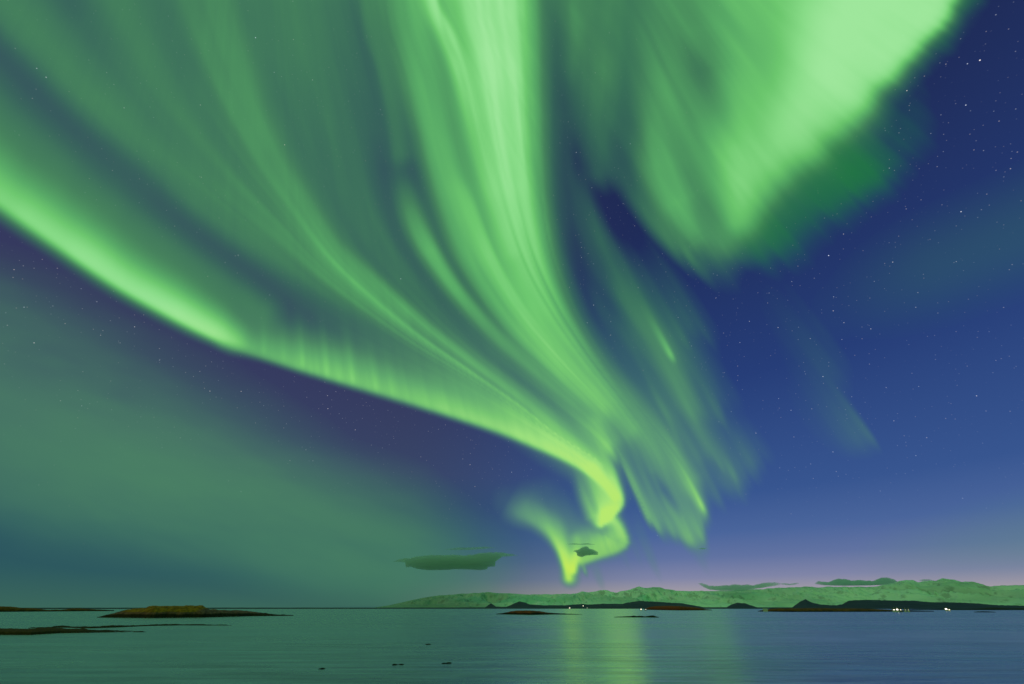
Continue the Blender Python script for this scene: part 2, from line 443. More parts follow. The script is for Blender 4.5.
def field_main(X, Y):
    g = {'arc': combine(X, Y, ARC), 'swirl': combine(X, Y, SWIRL), 'fan': combine(X, Y, FAN, 3.0), 'core': combine(X, Y, CORE), 'veil': combine(X, Y, VEIL)}
    th = ray_angle(X, Y)
    n = noise1(th * 60, 3, 3)
    n2 = noise1(th * 180, 5, 2)
    rad = np.hypot(X - RAY_X, Y - RAY_Y)
    n3 = noise2(th * 26, rad / 260, 8, 3)
    haze = combine(X, Y, VEIL_HAZE)
    v, ds = strand(X, Y)
    st = .6 * noise2(v * 4.5 + .25 * noise1(ds / 140, 77, 2), ds / 330, 71, 2) + .42 * noise2(v * 11, ds / 240, 72, 2)
    patchy = .5 + .5 * np.clip(1.6 * noise2(v * 2.2, ds / 150, 73, 2) + .4, -1, 1)
    st = st * (.35 + .9 * patchy)
    g['arc'] *= 1 + .04 * n3 + .05 * n2 * np.clip((X - 240) / 60, 0, 1)
    g['fan'] *= np.clip(1 + .05 * n3 + .03 * n2 +  .28 * st, .3, 2)
    g['core'] *= np.clip(1 + .04 * n3 + .02 * n2 + .30 * st, .3, 2)
    mott = noise2(X / 70, Y / 60, 91, 3)
    brk = np.clip(.9 + .9 * noise2(v * 3.5, ds / 75, 95, 2), .35, 1.4)
    for k in ('arc', 'fan', 'core'):
        g[k] *= 1 + .07 * mott
    g['veil'] *= brk * .70 * np.clip(1 + .25 * n3 + .10 * n + .28 * st, .2, 2)
    g['swirl'] *= 1 + .08 * n2
    # dark lanes
    lane = stroke(X, Y, [(-200, -60, 24, 24, .5), (-40, 25, 22, 22, .6), (0, 56, 20, 20, .52), (66, 122, 18, 18, .46), (145, 184, 18, 18, .40), (197, 236, 19, 19, .42), (272, 282, 18, 18, .40), (350, 322, 18, 16, .4), (420, 358, 16, 13, .28), (480, 388, 12, 10, .15), (530, 410, 10, 8, .05)])
    lane2 = stroke(X, Y, [(350, -40, 10, 12, .2), (356, 10, 9, 12, .3), (372, 70, 9, 12, .35), (384, 130, 9, 12, .3), (386, 185, 9, 14, .35), (402, 238, 9, 14, .40), (438, 292, 11, 14, .45), (482, 340, 12, 13, .45), (535, 384, 10, 10, .4), (580, 416, 8, 8, .28), (604, 436, 6, 6, .1)])
    g['fan'] *= (1 - lane)
    g['arc'] *= (1 - .5 * lane)
    tot = (g['arc'] ** 2 + g['swirl'] ** 2 + g['fan'] ** 2 + g['core'] ** 2 + (g['veil'] + .8 * haze) ** 2) ** .5
    g['veil'] = np.maximum(g['veil'], haze)
    tot *= 1 - lane2
    gap = stroke(X, Y, [(606, 452, 3, 4, .1), (616, 466, 3, 4, .6), (622, 482, 4, 4, .6), (628, 500, 4, 4, .5), (634, 520, 5, 5, .3)])
    hole = stroke(X, Y, [(655, 476, 4, 4, .2), (664, 490, 5, 6, .5), (674, 504, 4, 5, .35), (680, 514, 3, 3, .1)])
    tot *= (1 - gap) * (1 - hole)
    return tot, g

def layers(X, Y):
    """name -> (colour, opacity), nearest last"""
    th = ray_angle(X, Y)
    rad = np.hypot(X - RAY_X, Y - RAY_Y)
    out = {}
    I = combine(X, Y, RIGHTGLOW)
    out['rightglow'] = shade(I, X, Y, 5)
    I = combine(X, Y, LOWGLOW)
    out['lowglow'] = shade(I, X, Y, 5)
    I = combine(X, Y, FAINT) * (1 + .25 * noise1(th * 140, 11, 2))
    out['faint'] = shade(I, X, Y, 5)
    I = combine(X, Y, GLOW) * np.clip(1 + .46 * noise2((X + .5 * Y) / 170, (Y - .32 * X) / 50, 4, 4), .2, 2)
    C, A = shade(I, X, Y, 5)
    out['glow'] = (C * 0 + srgb(79, 138, 100), A)
    a = combine(X, Y, PATCH)
    b = combine(X, Y, PATCH_DARK)
    n3 = noise2(th * 40, rad / 300, 21, 3)
    n4 = noise2(th * 110, rad / 160, 23, 2)
    n = noise1(th * 90, 13, 2)
    soft = noise2(X / 95 + .3, Y / 150, 27, 2)
    left = np.clip((800 - X) / 120, 0, 1)
    foot = np.clip((Y - 60 + .55 * (X - 760)) / 150, 0, 1)
    th_l = np.arctan2(X - 470, Y + 320)
    n3l = noise2(th_l * 34, np.hypot(X - 470, Y + 320) / 150, 25, 3)
    a *= 1 + .11 * soft + (.03 + .05 * foot) * n3 * (1 - left) + .20 * left * n3l + (.01 + .04 * foot) * n4
    b *= np.clip(1 + .40 * n3 + .22 * n4 + .1 * n, .1, 2)
    lane = stroke(X, Y, [(700, 30, 16, 16, .0), (706, 70, 20, 20, .30), (718, 110, 20, 20, .22), (730, 150, 16, 16, .0)])
    a *= 1 - lane
    C, A = shade(a, X, Y)
    dark = srgb(32, 122, 62)
    w = np.clip(b / (a + b + 1e-4), 0, 1)[..., None] ** 1.5
    C = C * (1 - w) + dark * w
    A = 1 - (1 - A) * np.exp(-3.2 * np.maximum(0, b - .012))
    out['patch'] = (C, A)
    tot, g = field_main(X, Y)
    out['main'] = shade(tot, X, Y)
    return out, g
# ---------------------------------------------------------------- helpers
def pix_dir(px, py):
    """direction from the viewpoint, numpy friendly"""
    a, b = np.asarray(px, float) - CX, CY - np.asarray(py, float)
    cp, sp = math.cos(PITCH), math.sin(PITCH)
    d = np.stack([a + 0 * b, F_PX * cp - b * sp + 0 * a, F_PX * sp + b * cp + 0 * a], -1)
    return d / np.linalg.norm(d, axis=-1, keepdims=True)

def ground(px, py, z=0.0):
    d = pix_dir(px, py)
    t = (z - CAM_H) / d[..., 2]
    p = d * np.asarray(t)[..., None]
    p[..., 2] += CAM_H
    return p

def at_dist(px, py, dist):
    """point seen at px, py at a horizontal distance"""
    d = pix_dir(px, py)
    t = np.asarray(dist) / np.hypot(d[..., 0], d[..., 1])
    p = d * t[..., None]
    p[..., 2] += CAM_H
    return p

def mesh_from(name, verts, faces, mat=None, parent=None, smooth=True):
    me = bpy.data.meshes.new(name)
    me.from_pydata([tuple(map(float, v)) for v in verts], [], [tuple(map(int, f)) for f in faces])
    me.update()
    o = bpy.data.objects.new(name, me)
    C0.objects.link(o)
    if mat:
        me.materials.append(mat)
    if smooth:
        me.polygons.foreach_set('use_smooth', [True] * len(me.polygons))
    if parent:
        o.parent = parent
    return o

def grid_faces(nr, nc):
    i, j = np.meshgrid(np.arange(nr - 1), np.arange(nc - 1), indexing='ij')
    a = (i * nc + j).ravel()
    return np.stack([a, a + 1, a + nc + 1, a + nc], 1)

def tag(o, label, cat, group=None, kind=None):
    o['label'] = label
    o['category'] = cat
    if group:
        o['group'] = group
    if kind:
        o['kind'] = kind
    return o

def empty(name, loc, rz=0.0):
    o = bpy.data.objects.new(name, None)
    o.location = loc
    o.rotation_euler = (0, 0, rz)
    C0.objects.link(o)
    return o

def material(name):
    m = bpy.data.materials.new(name)
    m.use_nodes = True
    t = m.node_tree
    return m, t, t.nodes['Principled BSDF']

def plain(name, col, rough=.8, var=.25, scale=.6, emit=None):
    """a painted or rough surface with uneven colour"""
    m, t, b = material(name)
    co = N(t, 'ShaderNodeTexCoord')
    n = N(t, 'ShaderNodeTexNoise')
    n.inputs['Scale'].default_value = scale
    n.inputs['Detail'].default_value = 5
    t.links.new(co.outputs['Object'], n.inputs['Vector'])
    lo, hi = [c * (1 - var) for c in col], [min(1, c * (1 + var)) for c in col]
    c = ramp_node(t, n.outputs[0], [(.3, (*lo, 1)), (.7, (*hi, 1))])
    t.links.new(c, b.inputs['Base Color'])
    b.inputs['Roughness'].default_value = rough
    if emit:
        b.inputs['Emission Color'].default_value = (*emit[0], 1)
        b.inputs['Emission Strength'].default_value = emit[1]
    return m

# ---------------------------------------------------------------- water
m_water, t, b = material('long_exposure_sea')
b.inputs['Base Color'].default_value = (.008, .040, .042, 1)
b.inputs['IOR'].default_value = 1.33
gl = N(t, 'ShaderNodeBsdfGlossy', distribution='MULTI_GGX')      # wave-averaged mirror of the long exposure
gl.inputs['Color'].default_value = (.78, .94, .88, 1)
wmix = N(t, 'ShaderNodeMixShader')
wmix.inputs[0].default_value = .64
wout = t.nodes['Material Output']
t.links.new(b.outputs[0], wmix.inputs[1])
t.links.new(gl.outputs[0], wmix.inputs[2])
t.links.new(wmix.outputs[0], wout.inputs[0])
geo = N(t, 'ShaderNodeNewGeometry')
def wave(sx, sy, rot, detail, seed):
    mp = N(t, 'ShaderNodeMapping')
    mp.inputs['Rotation'].default_value = (0, 0, math.radians(rot))
    mp.inputs['Scale'].default_value = (sx, sy, 1)
    mp.inputs['Location'].default_value = (seed, seed * 1.7, 0)
    t.links.new(geo.outputs['Position'], mp.inputs[0])
    n = N(t, 'ShaderNodeTexNoise')
    n.inputs['Scale'].default_value = 1
    n.inputs['Detail'].default_value = detail
    n.inputs['Roughness'].default_value = .6
    t.links.new(mp.outputs[0], n.inputs['Vector'])
    return n.outputs[0]
w1, w2, w3 = wave(.10, .34, 8, 4, 3), wave(.022, .075, -6, 3, 11), wave(.0035, .012, 3, 3, 29)
# ripples die out into a smooth swell away from the shore
ln = N(t, 'ShaderNodeVectorMath', operation='LENGTH'); t.links.new(geo.outputs['Position'], ln.inputs[0])
near = math_node(t, 'DIVIDE', 90.0, math_node(t, 'ADD', ln.outputs['Value'], 20.0), clamp=True)
far = math_node(t, 'DIVIDE', 420.0, math_node(t, 'ADD', ln.outputs['Value'], 60.0), clamp=True)
hsum = math_node(t, 'ADD', math_node(t, 'MULTIPLY', math_node(t, 'MULTIPLY', w1, 2.6), near), math_node(t, 'MULTIPLY', math_node(t, 'MULTIPLY', w2, 1.6), far))
bump = N(t, 'ShaderNodeBump')
bump.inputs['Strength'].default_value = .55
bump.inputs['Distance'].default_value = .22
t.links.new(hsum, bump.inputs['Height'])
t.links.new(bump.outputs[0], b.inputs['Normal'])
rg = math_node(t, 'ADD', .105, math_node(t, 'MULTIPLY', math_node(t, 'ADD', w3, math_node(t, 'MULTIPLY', w2, .9)), .16))
t.links.new(rg, b.inputs['Roughness'])
# slicks and wind-ruffled patches
w4, w5 = wave(.045, .30, 5, 4, 41), wave(.009, .05, -4, 4, 53)
sl = math_node(t, 'ADD', math_node(t, 'MULTIPLY', math_node(t, 'MULTIPLY', math_node(t, 'SUBTRACT', w4, .5), 1.4), near), math_node(t, 'MULTIPLY', math_node(t, 'SUBTRACT', w5, .5), .42))
lw = N(t, 'ShaderNodeLayerWeight')                      # steeper views near the shore mirror less
lw.inputs['Blend'].default_value = .5
fres = math_node(t, 'MULTIPLY', math_node(t, 'SUBTRACT', lw.outputs['Facing'], 1.0), 1.15)
t.links.new(math_node(t, 'ADD', math_node(t, 'ADD', .62, fres), sl, clamp=True), wmix.inputs[0])
t.links.new(rg, gl.inputs['Roughness'])
t.links.new(bump.outputs[0], gl.inputs['Normal'])
rings = [20, 60, 140, 300, 700, 1600, 4000, 10000, 26000, 60000, 140000, 400000]
NA = 96
V = [(0, 0, 0)] + [(r * math.cos(2 * math.pi * k / NA), r * math.sin(2 * math.pi * k / NA), 0) for r in rings for k in range(NA)]
Fc = [(0, 1 + k, 1 + (k + 1) % NA) for k in range(NA)]
for ri in range(len(rings) - 1):
    o1, o2 = 1 + ri * NA, 1 + (ri + 1) * NA
    Fc += [(o1 + k, o2 + k, o2 + (k + 1) % NA, o1 + (k + 1) % NA) for k in range(NA)]
water = mesh_from('water', V, Fc, m_water)
water['kind'] = 'structure'

# ---------------------------------------------------------------- snowy mountains, foothills, far coast
def terrain_strip(name, px, ytop, d_front, d_ridge, d_back, rows, mat, seed, rough_h, foot=1.0, zmin=-4.0, spur=1.0):
    """a range whose skyline passes through (px, ytop) at distance d_ridge and falls to the shore at d_front"""
    px = np.asarray(px, float)
    top = at_dist(px, ytop, d_ridge)
    H = np.maximum(top[:, 2], 0.0)
    az = np.arctan2(top[:, 0], top[:, 1])
    t = np.linspace(0, 1.45, rows)
    Tm, A = np.meshgrid(t, az, indexing='ij')
    Hm = np.broadcast_to(H, Tm.shape)
    D = np.where(Tm <= 1, d_front + (d_ridge - d_front) * Tm, d_ridge + (d_back - d_ridge) * (Tm - 1) / .45)
    prof = np.where(Tm <= 1, np.clip(Tm, 0, 1) ** foot * (D / d_ridge) ** .6, 1 - (Tm - 1) / .45)
    u, v = D * np.sin(A) / 1150, D / 1150
    rid = 1 - np.abs(noise2(u + .35 * noise2(u, v, seed + 9) + .25 * v, v * .8, seed, 5))
    rid = rid - .72
    env = np.clip(np.sin(np.pi * np.clip(Tm, 0, 1)), 0, 1)
    Z = Hm * prof + rough_h * spur * rid * env * np.clip(Hm / (Hm.max() + 1e-6) * 1.6, .1, 1)
    # nothing in front may rise over the skyline
    lim = CAM_H + (Hm - CAM_H) * (D / d_ridge)
    Z = np.where(Tm < 1, np.minimum(Z, lim * .985), Z)
    Z[0, :] = zmin
    Z[-1, :] = zmin
    X, Y = D * np.sin(A), D * np.cos(A)
    o = mesh_from(name, np.stack([X, Y, Z], -1).reshape(-1, 3), grid_faces(rows, len(px)), mat)
    o['kind'] = 'structure'
    return o

def prof_fn(P):
    P = np.asarray(P, float)
    return lambda x: np.interp(x, P[:, 0], P[:, 1])

m_snow, t, b = material('snow_and_rock')
geo = N(t, 'ShaderNodeNewGeometry')
mp = N(t, 'ShaderNodeMapping'); mp.inputs['Scale'].default_value = (.0065, .0028, .006)
t.links.new(geo.outputs['Position'], mp.inputs[0])
n1 = N(t, 'ShaderNodeTexNoise'); n1.inputs['Scale'].default_value = 1; n1.inputs['Detail'].default_value = 5; n1.inputs['Roughness'].default_value = .55
t.links.new(mp.outputs[0], n1.inputs['Vector'])
sepn = N(t, 'ShaderNodeSeparateXYZ'); t.links.new(geo.outputs['Normal'], sepn.inputs[0])
steep = math_node(t, 'SUBTRACT', 1.0, sepn.outputs[2])
rockf0 = math_node(t, 'ADD', n1.outputs[0], math_node(t, 'MULTIPLY', steep, .30))
mp2 = N(t, 'ShaderNodeMapping'); mp2.inputs['Scale'].default_value = (.0004, .0004, .0016)
t.links.new(geo.outputs['Position'], mp2.inputs[0])
n2 = N(t, 'ShaderNodeTexNoise'); n2.inputs['Scale'].default_value = 1; n2.inputs['Detail'].default_value = 4
t.links.new(mp2.outputs[0], n2.inputs['Vector'])
rockf = math_node(t, 'ADD', rockf0, math_node(t, 'MULTIPLY', math_node(t, 'SUBTRACT', n2.outputs[0], .5), .35))
rock = ramp_node(t, rockf, [(.58, (0, 0, 0, 1)), (.74, (1, 1, 1, 1))])
snow = ramp_node(t, n2.outputs[0], [(.3, (.50, .62, .58, 1)), (.65, (.80, .93, .86, 1))])
# haze at the low western end, painted into the snow as a duller colour
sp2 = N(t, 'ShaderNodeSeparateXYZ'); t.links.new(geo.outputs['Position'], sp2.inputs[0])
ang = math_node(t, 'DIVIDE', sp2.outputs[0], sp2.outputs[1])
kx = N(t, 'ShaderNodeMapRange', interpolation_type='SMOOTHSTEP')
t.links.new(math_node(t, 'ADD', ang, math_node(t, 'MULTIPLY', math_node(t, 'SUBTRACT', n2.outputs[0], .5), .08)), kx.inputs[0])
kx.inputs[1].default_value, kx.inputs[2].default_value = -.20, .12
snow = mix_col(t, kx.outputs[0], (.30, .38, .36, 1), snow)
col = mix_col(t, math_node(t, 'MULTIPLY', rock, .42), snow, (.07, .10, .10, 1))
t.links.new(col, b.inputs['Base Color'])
b.inputs['Roughness'].default_value = .9

SKYLINE = prof_fn([(340, 609), (372, 607.9), (388, 605.4), (400, 602.8), (412, 600.0), (424, 597.6), (440, 595.2), (460, 594), (480, 592.8), (490, 592.3), (500, 593),
    (520, 594), (540, 594.5), (556, 594), (570, 594), (577, 593), (582, 591.2), (588, 592.6), (597, 590.7), (601, 590), (610, 591), (616, 592.3),
    (624, 590.5), (632, 589), (639, 586.2), (646, 588), (653, 587), (660, 587.7), (668, 589), (676, 590.8), (690, 591), (730, 591), (738, 589.6),
    (748, 590), (770, 588.4), (800, 587.2), (806, 586.4), (818, 587), (870, 586.6), (880, 586), (886, 584.5), (892, 583.6), (899, 581.4), (905, 580.4), (913, 580.2),
    (918, 582), (926, 581.4), (936, 581), (942, 578.3), (948, 578.8), (955, 580), (962, 581.5), (972, 581.5), (978, 583), (985, 585), (990, 586),
    (1000, 585.6), (1024, 585), (1080, 583), (1140, 580), (1220, 585), (1320, 592), (1420, 606), (1460, 609)])
px = np.arange(341, 1458, .7)
ytop = SKYLINE(px) + .85 * noise1(px / 6.0, 2, 5) * np.clip((px - 410) / 60, 0, 1)
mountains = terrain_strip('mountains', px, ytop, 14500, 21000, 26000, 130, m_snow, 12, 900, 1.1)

m_hill, t, b = material('dark_foothill_heath')
geo = N(t, 'ShaderNodeNewGeometry')
n1 = N(t, 'ShaderNodeTexNoise'); n1.inputs['Scale'].default_value = .004; n1.inputs['Detail'].default_value = 6
t.links.new(geo.outputs['Position'], n1.inputs['Vector'])
c = ramp_node(t, n1.outputs[0], [(.35, (.016, .018, .055, 1)), (.60, (.026, .030, .080, 1)), (.76, (.07, .08, .13, 1))])  # distance haze is put into the base colour as blue
t.links.new(c, b.inputs['Base Color']); b.inputs['Roughness'].default_value = .95

FOOT = prof_fn([(482, 609), (486, 606.6), (491, 603.2), (496, 606.4), (506, 607), (511, 605), (516, 602.4), (520, 601.4), (524, 602.2), (530, 604.4), (545, 605.3), (565, 605.2),
    (582, 603.9), (590, 604.4), (604, 603.6), (622, 603.8), (632, 601.6), (640, 600.8), (655, 601.6), (668, 602.4), (682, 603.2), (694, 605.4), (704, 607.2),
    (726, 607.4), (731, 604.6), (737, 602.6), (745, 603.2), (752, 605.6), (758, 607.6), (792, 607.6), (796, 604.4), (800, 601.4), (803, 600.2), (805.5, 598.8), (808, 600.6),
    (812, 602.6), (822, 604.6), (836, 605.2), (842, 604.2), (848, 601), (853, 600), (866, 599.8), (880, 600), (896, 600.4), (915, 600.6), (930, 602), (945, 602.2), (960, 602.4),
    (980, 603.6), (996, 605), (1024, 605.6), (1100, 604), (1200, 606), (1300, 609)])
px = np.arange(481, 1299, .5)
ytop = FOOT(px) + .30 * noise1(px / 3.0, 7, 4)
hills = terrain_strip('hills', px, ytop, 7000, 9000, 11000, 30, m_hill, 23, 30, .8)

COAST = prof_fn([(-420, 607.2), (-100, 607.5), (60, 607.6), (250, 607.5), (420, 607.5), (500, 607.2), (620, 607.0), (760, 607.2), (900, 607.2), (1060, 606.6), (1300, 607.2), (1420, 607.6)])
px = np.arange(-420, 1420, 1.0)
coast = terrain_strip('coast', px, COAST(px) + .12 * noise1(px / 9.0, 4, 3), 6200, 6600, 6900, 8, m_hill, 31, 2, .6)

# ---------------------------------------------------------------- islets and skerries
def islet_material(name, dark, mid, top, z_dark, z_top, scale, grass_x=None):
    """wet black shore, bare rock above it, grass or lichen on top"""
    m, t, b = material(name)
    geo = N(t, 'ShaderNodeNewGeometry')
    sp = N(t, 'ShaderNodeSeparateXYZ'); t.links.new(geo.outputs['Position'], sp.inputs[0])
    n = N(t, 'ShaderNodeTexNoise'); n.inputs['Scale'].default_value = scale; n.inputs['Detail'].default_value = 6; n.inputs['Roughness'].default_value = .65
    mp = N(t, 'ShaderNodeMapping'); mp.inputs['Scale'].default_value = (1, 1, 2.2)
    t.links.new(geo.outputs['Position'], mp.inputs[0]); t.links.new(mp.outputs[0], n.inputs['Vector'])
    jit = math_node(t, 'MULTIPLY', math_node(t, 'SUBTRACT', n.outputs[0], .5), (z_top - z_dark) * 1.1 + .4)
    z = math_node(t, 'ADD', sp.outputs[2], jit)
    def step(lo, hi):
        k = N(t, 'ShaderNodeMapRange', interpolation_type='SMOOTHSTEP')
        t.links.new(z, k.inputs[0]); k.inputs[1].default_value, k.inputs[2].default_value = lo, hi
        return k.outputs[0]
    n2 = N(t, 'ShaderNodeTexNoise'); n2.inputs['Scale'].default_value = scale * 3.3; n2.inputs['Detail'].default_value = 4
    t.links.new(geo.outputs['Position'], n2.inputs['Vector'])
    v = ramp_node(t, n2.outputs[0], [(.3, (.55, .55, .55, 1)), (.7, (1.25, 1.25, 1.25, 1))])
    c = mix_col(t, step(z_dark * .8, z_dark * 1.25), (*dark, 1), (*mid, 1))
    k = step(z_top * .9, z_top * 1.1)
    if grass_x:                                            # the turf keeps to the plateau
        xw = math_node(t, 'ADD', sp.outputs[0], math_node(t, 'MULTIPLY', math_node(t, 'SUBTRACT', n.outputs[0], .5), 22))
        for lo, hi in ((grass_x[0] - 3, grass_x[0] + 3), (grass_x[1] + 3, grass_x[1] - 3)):
            q = N(t, 'ShaderNodeMapRange', interpolation_type='SMOOTHSTEP')
            t.links.new(xw, q.inputs[0]); q.inputs[1].default_value, q.inputs[2].default_value = lo, hi
            k = math_node(t, 'MULTIPLY', k, q.outputs[0])
    c = mix_col(t, k, c, (*top, 1))
    c = mix_col(t, 1.0, c, v, 'MULTIPLY')
    t.links.new(c, b.inputs['Base Color'])
    b.inputs['Roughness'].default_value = .9
    b.inputs['Specular IOR Level'].default_value = .2
    bp = N(t, 'ShaderNodeBump'); bp.inputs['Strength'].default_value = .7; bp.inputs['Distance'].default_value = .5
    t.links.new(n2.outputs[0], bp.inputs['Height']); t.links.new(bp.outputs[0], b.inputs['Normal'])
    return m

def islet(name, label, top_pts, water_pts, depth, mat, seed, rough, step=.4, cat='island', structure=False, pw=.55):
    top_f, wat_f = prof_fn(top_pts), prof_fn(water_pts)
    x0, x1 = top_pts[0][0], top_pts[-1][0]
    px = np.arange(x0, x1 + step * .5, step)
    taper = np.sqrt(np.clip(np.minimum((px - x0) / ((x1 - x0) * .22), (x1 - px) / ((x1 - x0) * .22)), 0.02, 1))
    g = ground(px, wat_f(px))
    df = np.hypot(g[:, 0], g[:, 1])
    az = np.arctan2(g[:, 0], g[:, 1])
    rows = 15
    tt = np.linspace(0, 1, rows)
    dep = depth * taper
    zr = at_dist(px, top_f(px), df + dep * .5)[:, 2]
    zr = np.maximum(zr, .12)
    D = df[None, :] + dep[None, :] * tt[:, None]
    A = np.broadcast_to(az, D.shape)
    prof = np.sin(np.pi * tt)[:, None] ** pw
    m_per_px = df / 478.0
    u = np.cumsum(np.full(len(px), 1.0)) * step * m_per_px
    U = np.broadcast_to(u, D.shape)
    nz = noise2(U / (rough * 5) + seed, D / (rough * 5), seed, 5)
    Z = zr[None, :] * prof + rough * .55 * nz * prof ** .7
    D = D + rough * 1.3 * noise2(U / (rough * 4) + 5, D / (rough * 9), seed + 3, 3) * (1 - prof * .6)
    Z[0, :], Z[-1, :] = -.9, -.9
    o_loc = Vector((float(np.mean(D * np.sin(A))), float(np.mean(D * np.cos(A))), 0))
    P = np.stack([D * np.sin(A) - o_loc.x, D * np.cos(A) - o_loc.y, Z], -1).reshape(-1, 3)
    o = mesh_from(name, P, grid_faces(rows, len(px)), mat)
    o.location = o_loc
    if structure:
        o['kind'] = 'structure'
    else:
        tag(o, label, cat)
    return o

DARK, ROCK, GRASS = (.036, .016, .008), (.24, .085, .070), (.40, .14, .010)
m_isle = islet_material('grassy_islet_ground', DARK, ROCK, GRASS, 2.9, 4.6, .09, (float(ground(143, 617)[0]), float(ground(206, 617)[0])))
m_weed = islet_material('seaweed_skerry_ground', (.050, .024, .005), (.11, .042, .012), (.17, .06, .02), .7, 1.9, .5)
m_brown = islet_material('heath_islet_ground', (.024, .010, .006), (.24, .045, .012), (.30, .06, .012), 1.9, 6.5, .05)
m_heath = islet_material('low_heath_ground', (.02, .011, .006), (.22, .065, .008), (.28, .08, .01), 2.2, 8.0, .03)
m_black = islet_material('bare_skerry_ground', (.016, .018, .018), (.03, .028, .024), (.05, .04, .03), .8, 2.2, .4)

islet('islet', 'low islet with a flat yellow grassy top and dark rocky shore, largest of the islets',
      [(97, 617.2), (104, 615.2), (112, 613), (118, 611), (124, 609.2), (132, 608.4), (141, 608), (144, 606.2), (150, 605.6), (158, 606), (165, 605.7), (173, 606), (180, 605.5), (190, 605.7), (198, 605.2),
       (201, 606.6), (206, 608.8), (216, 609.8), (232, 610.2), (245, 610.8), (252, 612), (264, 613.2), (276, 614.2), (286, 614.8), (294, 615.4)],
      [(97, 617.6), (150, 617.9), (205, 617.3), (250, 616.2), (294, 615.8)], 46, m_isle, 3, 1.7)
islet('skerry', 'brown seaweed-covered skerry closest to the viewer at the left edge',
      [(-60, 626.5), (-30, 627), (0, 628.4), (12, 629), (30, 628.8), (48, 627.8), (64, 628.6), (80, 629.2), (96, 630.2), (110, 630.8), (122, 631.2), (134, 631.4), (146, 631.8)],
      [(-60, 636.4), (0, 635.0), (30, 635), (60, 633.2), (90, 632.8), (146, 632.2)], 24, m_weed, 14, .75, .3, 'skerry')
islet('skerry', 'long thin strand of dark seaweed rocks in the water below the grassy islet',
      [(28, 628.0), (44, 627.2), (56, 626.2), (62, 625.9), (74, 626.7), (90, 626.6), (104, 625.9), (116, 625.3), (128, 625.5), (142, 625.1), (158, 624.5), (171, 624.0), (184, 624.5), (204, 624.3), (218, 624.8), (232, 625.2)],
      [(28, 628.4), (60, 627.6), (90, 628.4), (118, 627.4), (150, 626.0), (180, 625.4), (232, 625.5)], 13, m_weed, 19, .6, .3, 'skerry')
islet('islet', 'distant low brown islet cut by the left edge of the photo',
      [(-90, 605.8), (-40, 606), (0, 606.4), (8, 606.6), (14, 607.2), (22, 608), (30, 608.2), (38, 608.8), (44, 609.6), (49, 609.9), (55, 609.5), (60, 609.8), (70, 608.6), (76, 608.2), (82, 608.6), (92, 609.2), (104, 609.8), (114, 610.3)],
      [(-90, 612.2), (0, 611.8), (50, 611.5), (114, 611)], 60, m_heath, 27, 1.0)
islet('islet', 'small rust-brown hump of an islet standing alone in the middle of the bay',
      [(496, 613.9), (503, 613.0), (509, 611.9), (512, 611.1), (517, 610.6), (525, 610.4), (533, 610.7), (540, 611.2), (546, 612.3), (552, 612.9), (560, 613.4), (570, 613.9), (582, 614.3)],
      [(496, 614.3), (530, 614.9), (556, 614.5), (582, 614.6)], 40, m_brown, 33, .9)
islet('skerry', 'thin black rocky skerry crossing the bright green reflection',
      [(614, 616.9), (622, 616.5), (631, 616.1), (634, 615.6), (637, 616.1), (640, 615.7), (645, 616.3), (649, 615.8), (653, 615.4), (656, 616.3), (659, 617)],
      [(614, 617.3), (659, 617.5)], 12, m_black, 38, .36, .3, 'skerry')
islet('islet', 'dark brown low islet beside the tiny white house, right of the reflection',
      [(646, 608.6), (650, 607.0), (656, 606.2), (668, 605.8), (682, 606.2), (690, 606.8), (698, 607.6), (706, 609.2), (712, 609.8)],
      [(646, 609.8), (680, 610.4), (712, 610.3)], 90, m_brown, 45, 1.1)
islet('islet', 'long flat olive-brown islet with a pale shed on its left end',
      [(758, 611), (762, 610.2), (766, 609.6), (772, 608.8), (780, 608.3), (796, 608.2), (815, 608.0), (840, 608.2), (860, 608.4), (875, 609), (886, 609.5), (894, 610), (902, 610.2), (912, 610.4), (924, 610.7), (934, 611)],
      [(758, 611.5), (790, 611.9), (860, 611.8), (934, 611.6)], 110, m_heath, 52, 1.1)
islet('skerry', 'tiny dark skerry off the shore near the right edge',
      [(974, 611.9), (978, 611.5), (984, 611.3), (990, 611.5), (996, 612.0)], [(974, 612.3), (996, 612.4)], 22, m_black, 57, .4, .3, 'skerry')
islet('shore', '', [(906, 609.4), (915, 609.1), (930, 609.1), (944, 609.0), (960, 608.9), (978, 608.5), (984, 607.8), (992, 607.4), (1000, 607.5), (1010, 608.2), (1024, 608.0), (1080, 607.2), (1160, 607.2), (1260, 609)],
      [(906, 609.9), (960, 610.1), (1024, 610.1), (1260, 610.0)], 200, m_black, 64, .9, .6, structure=True)

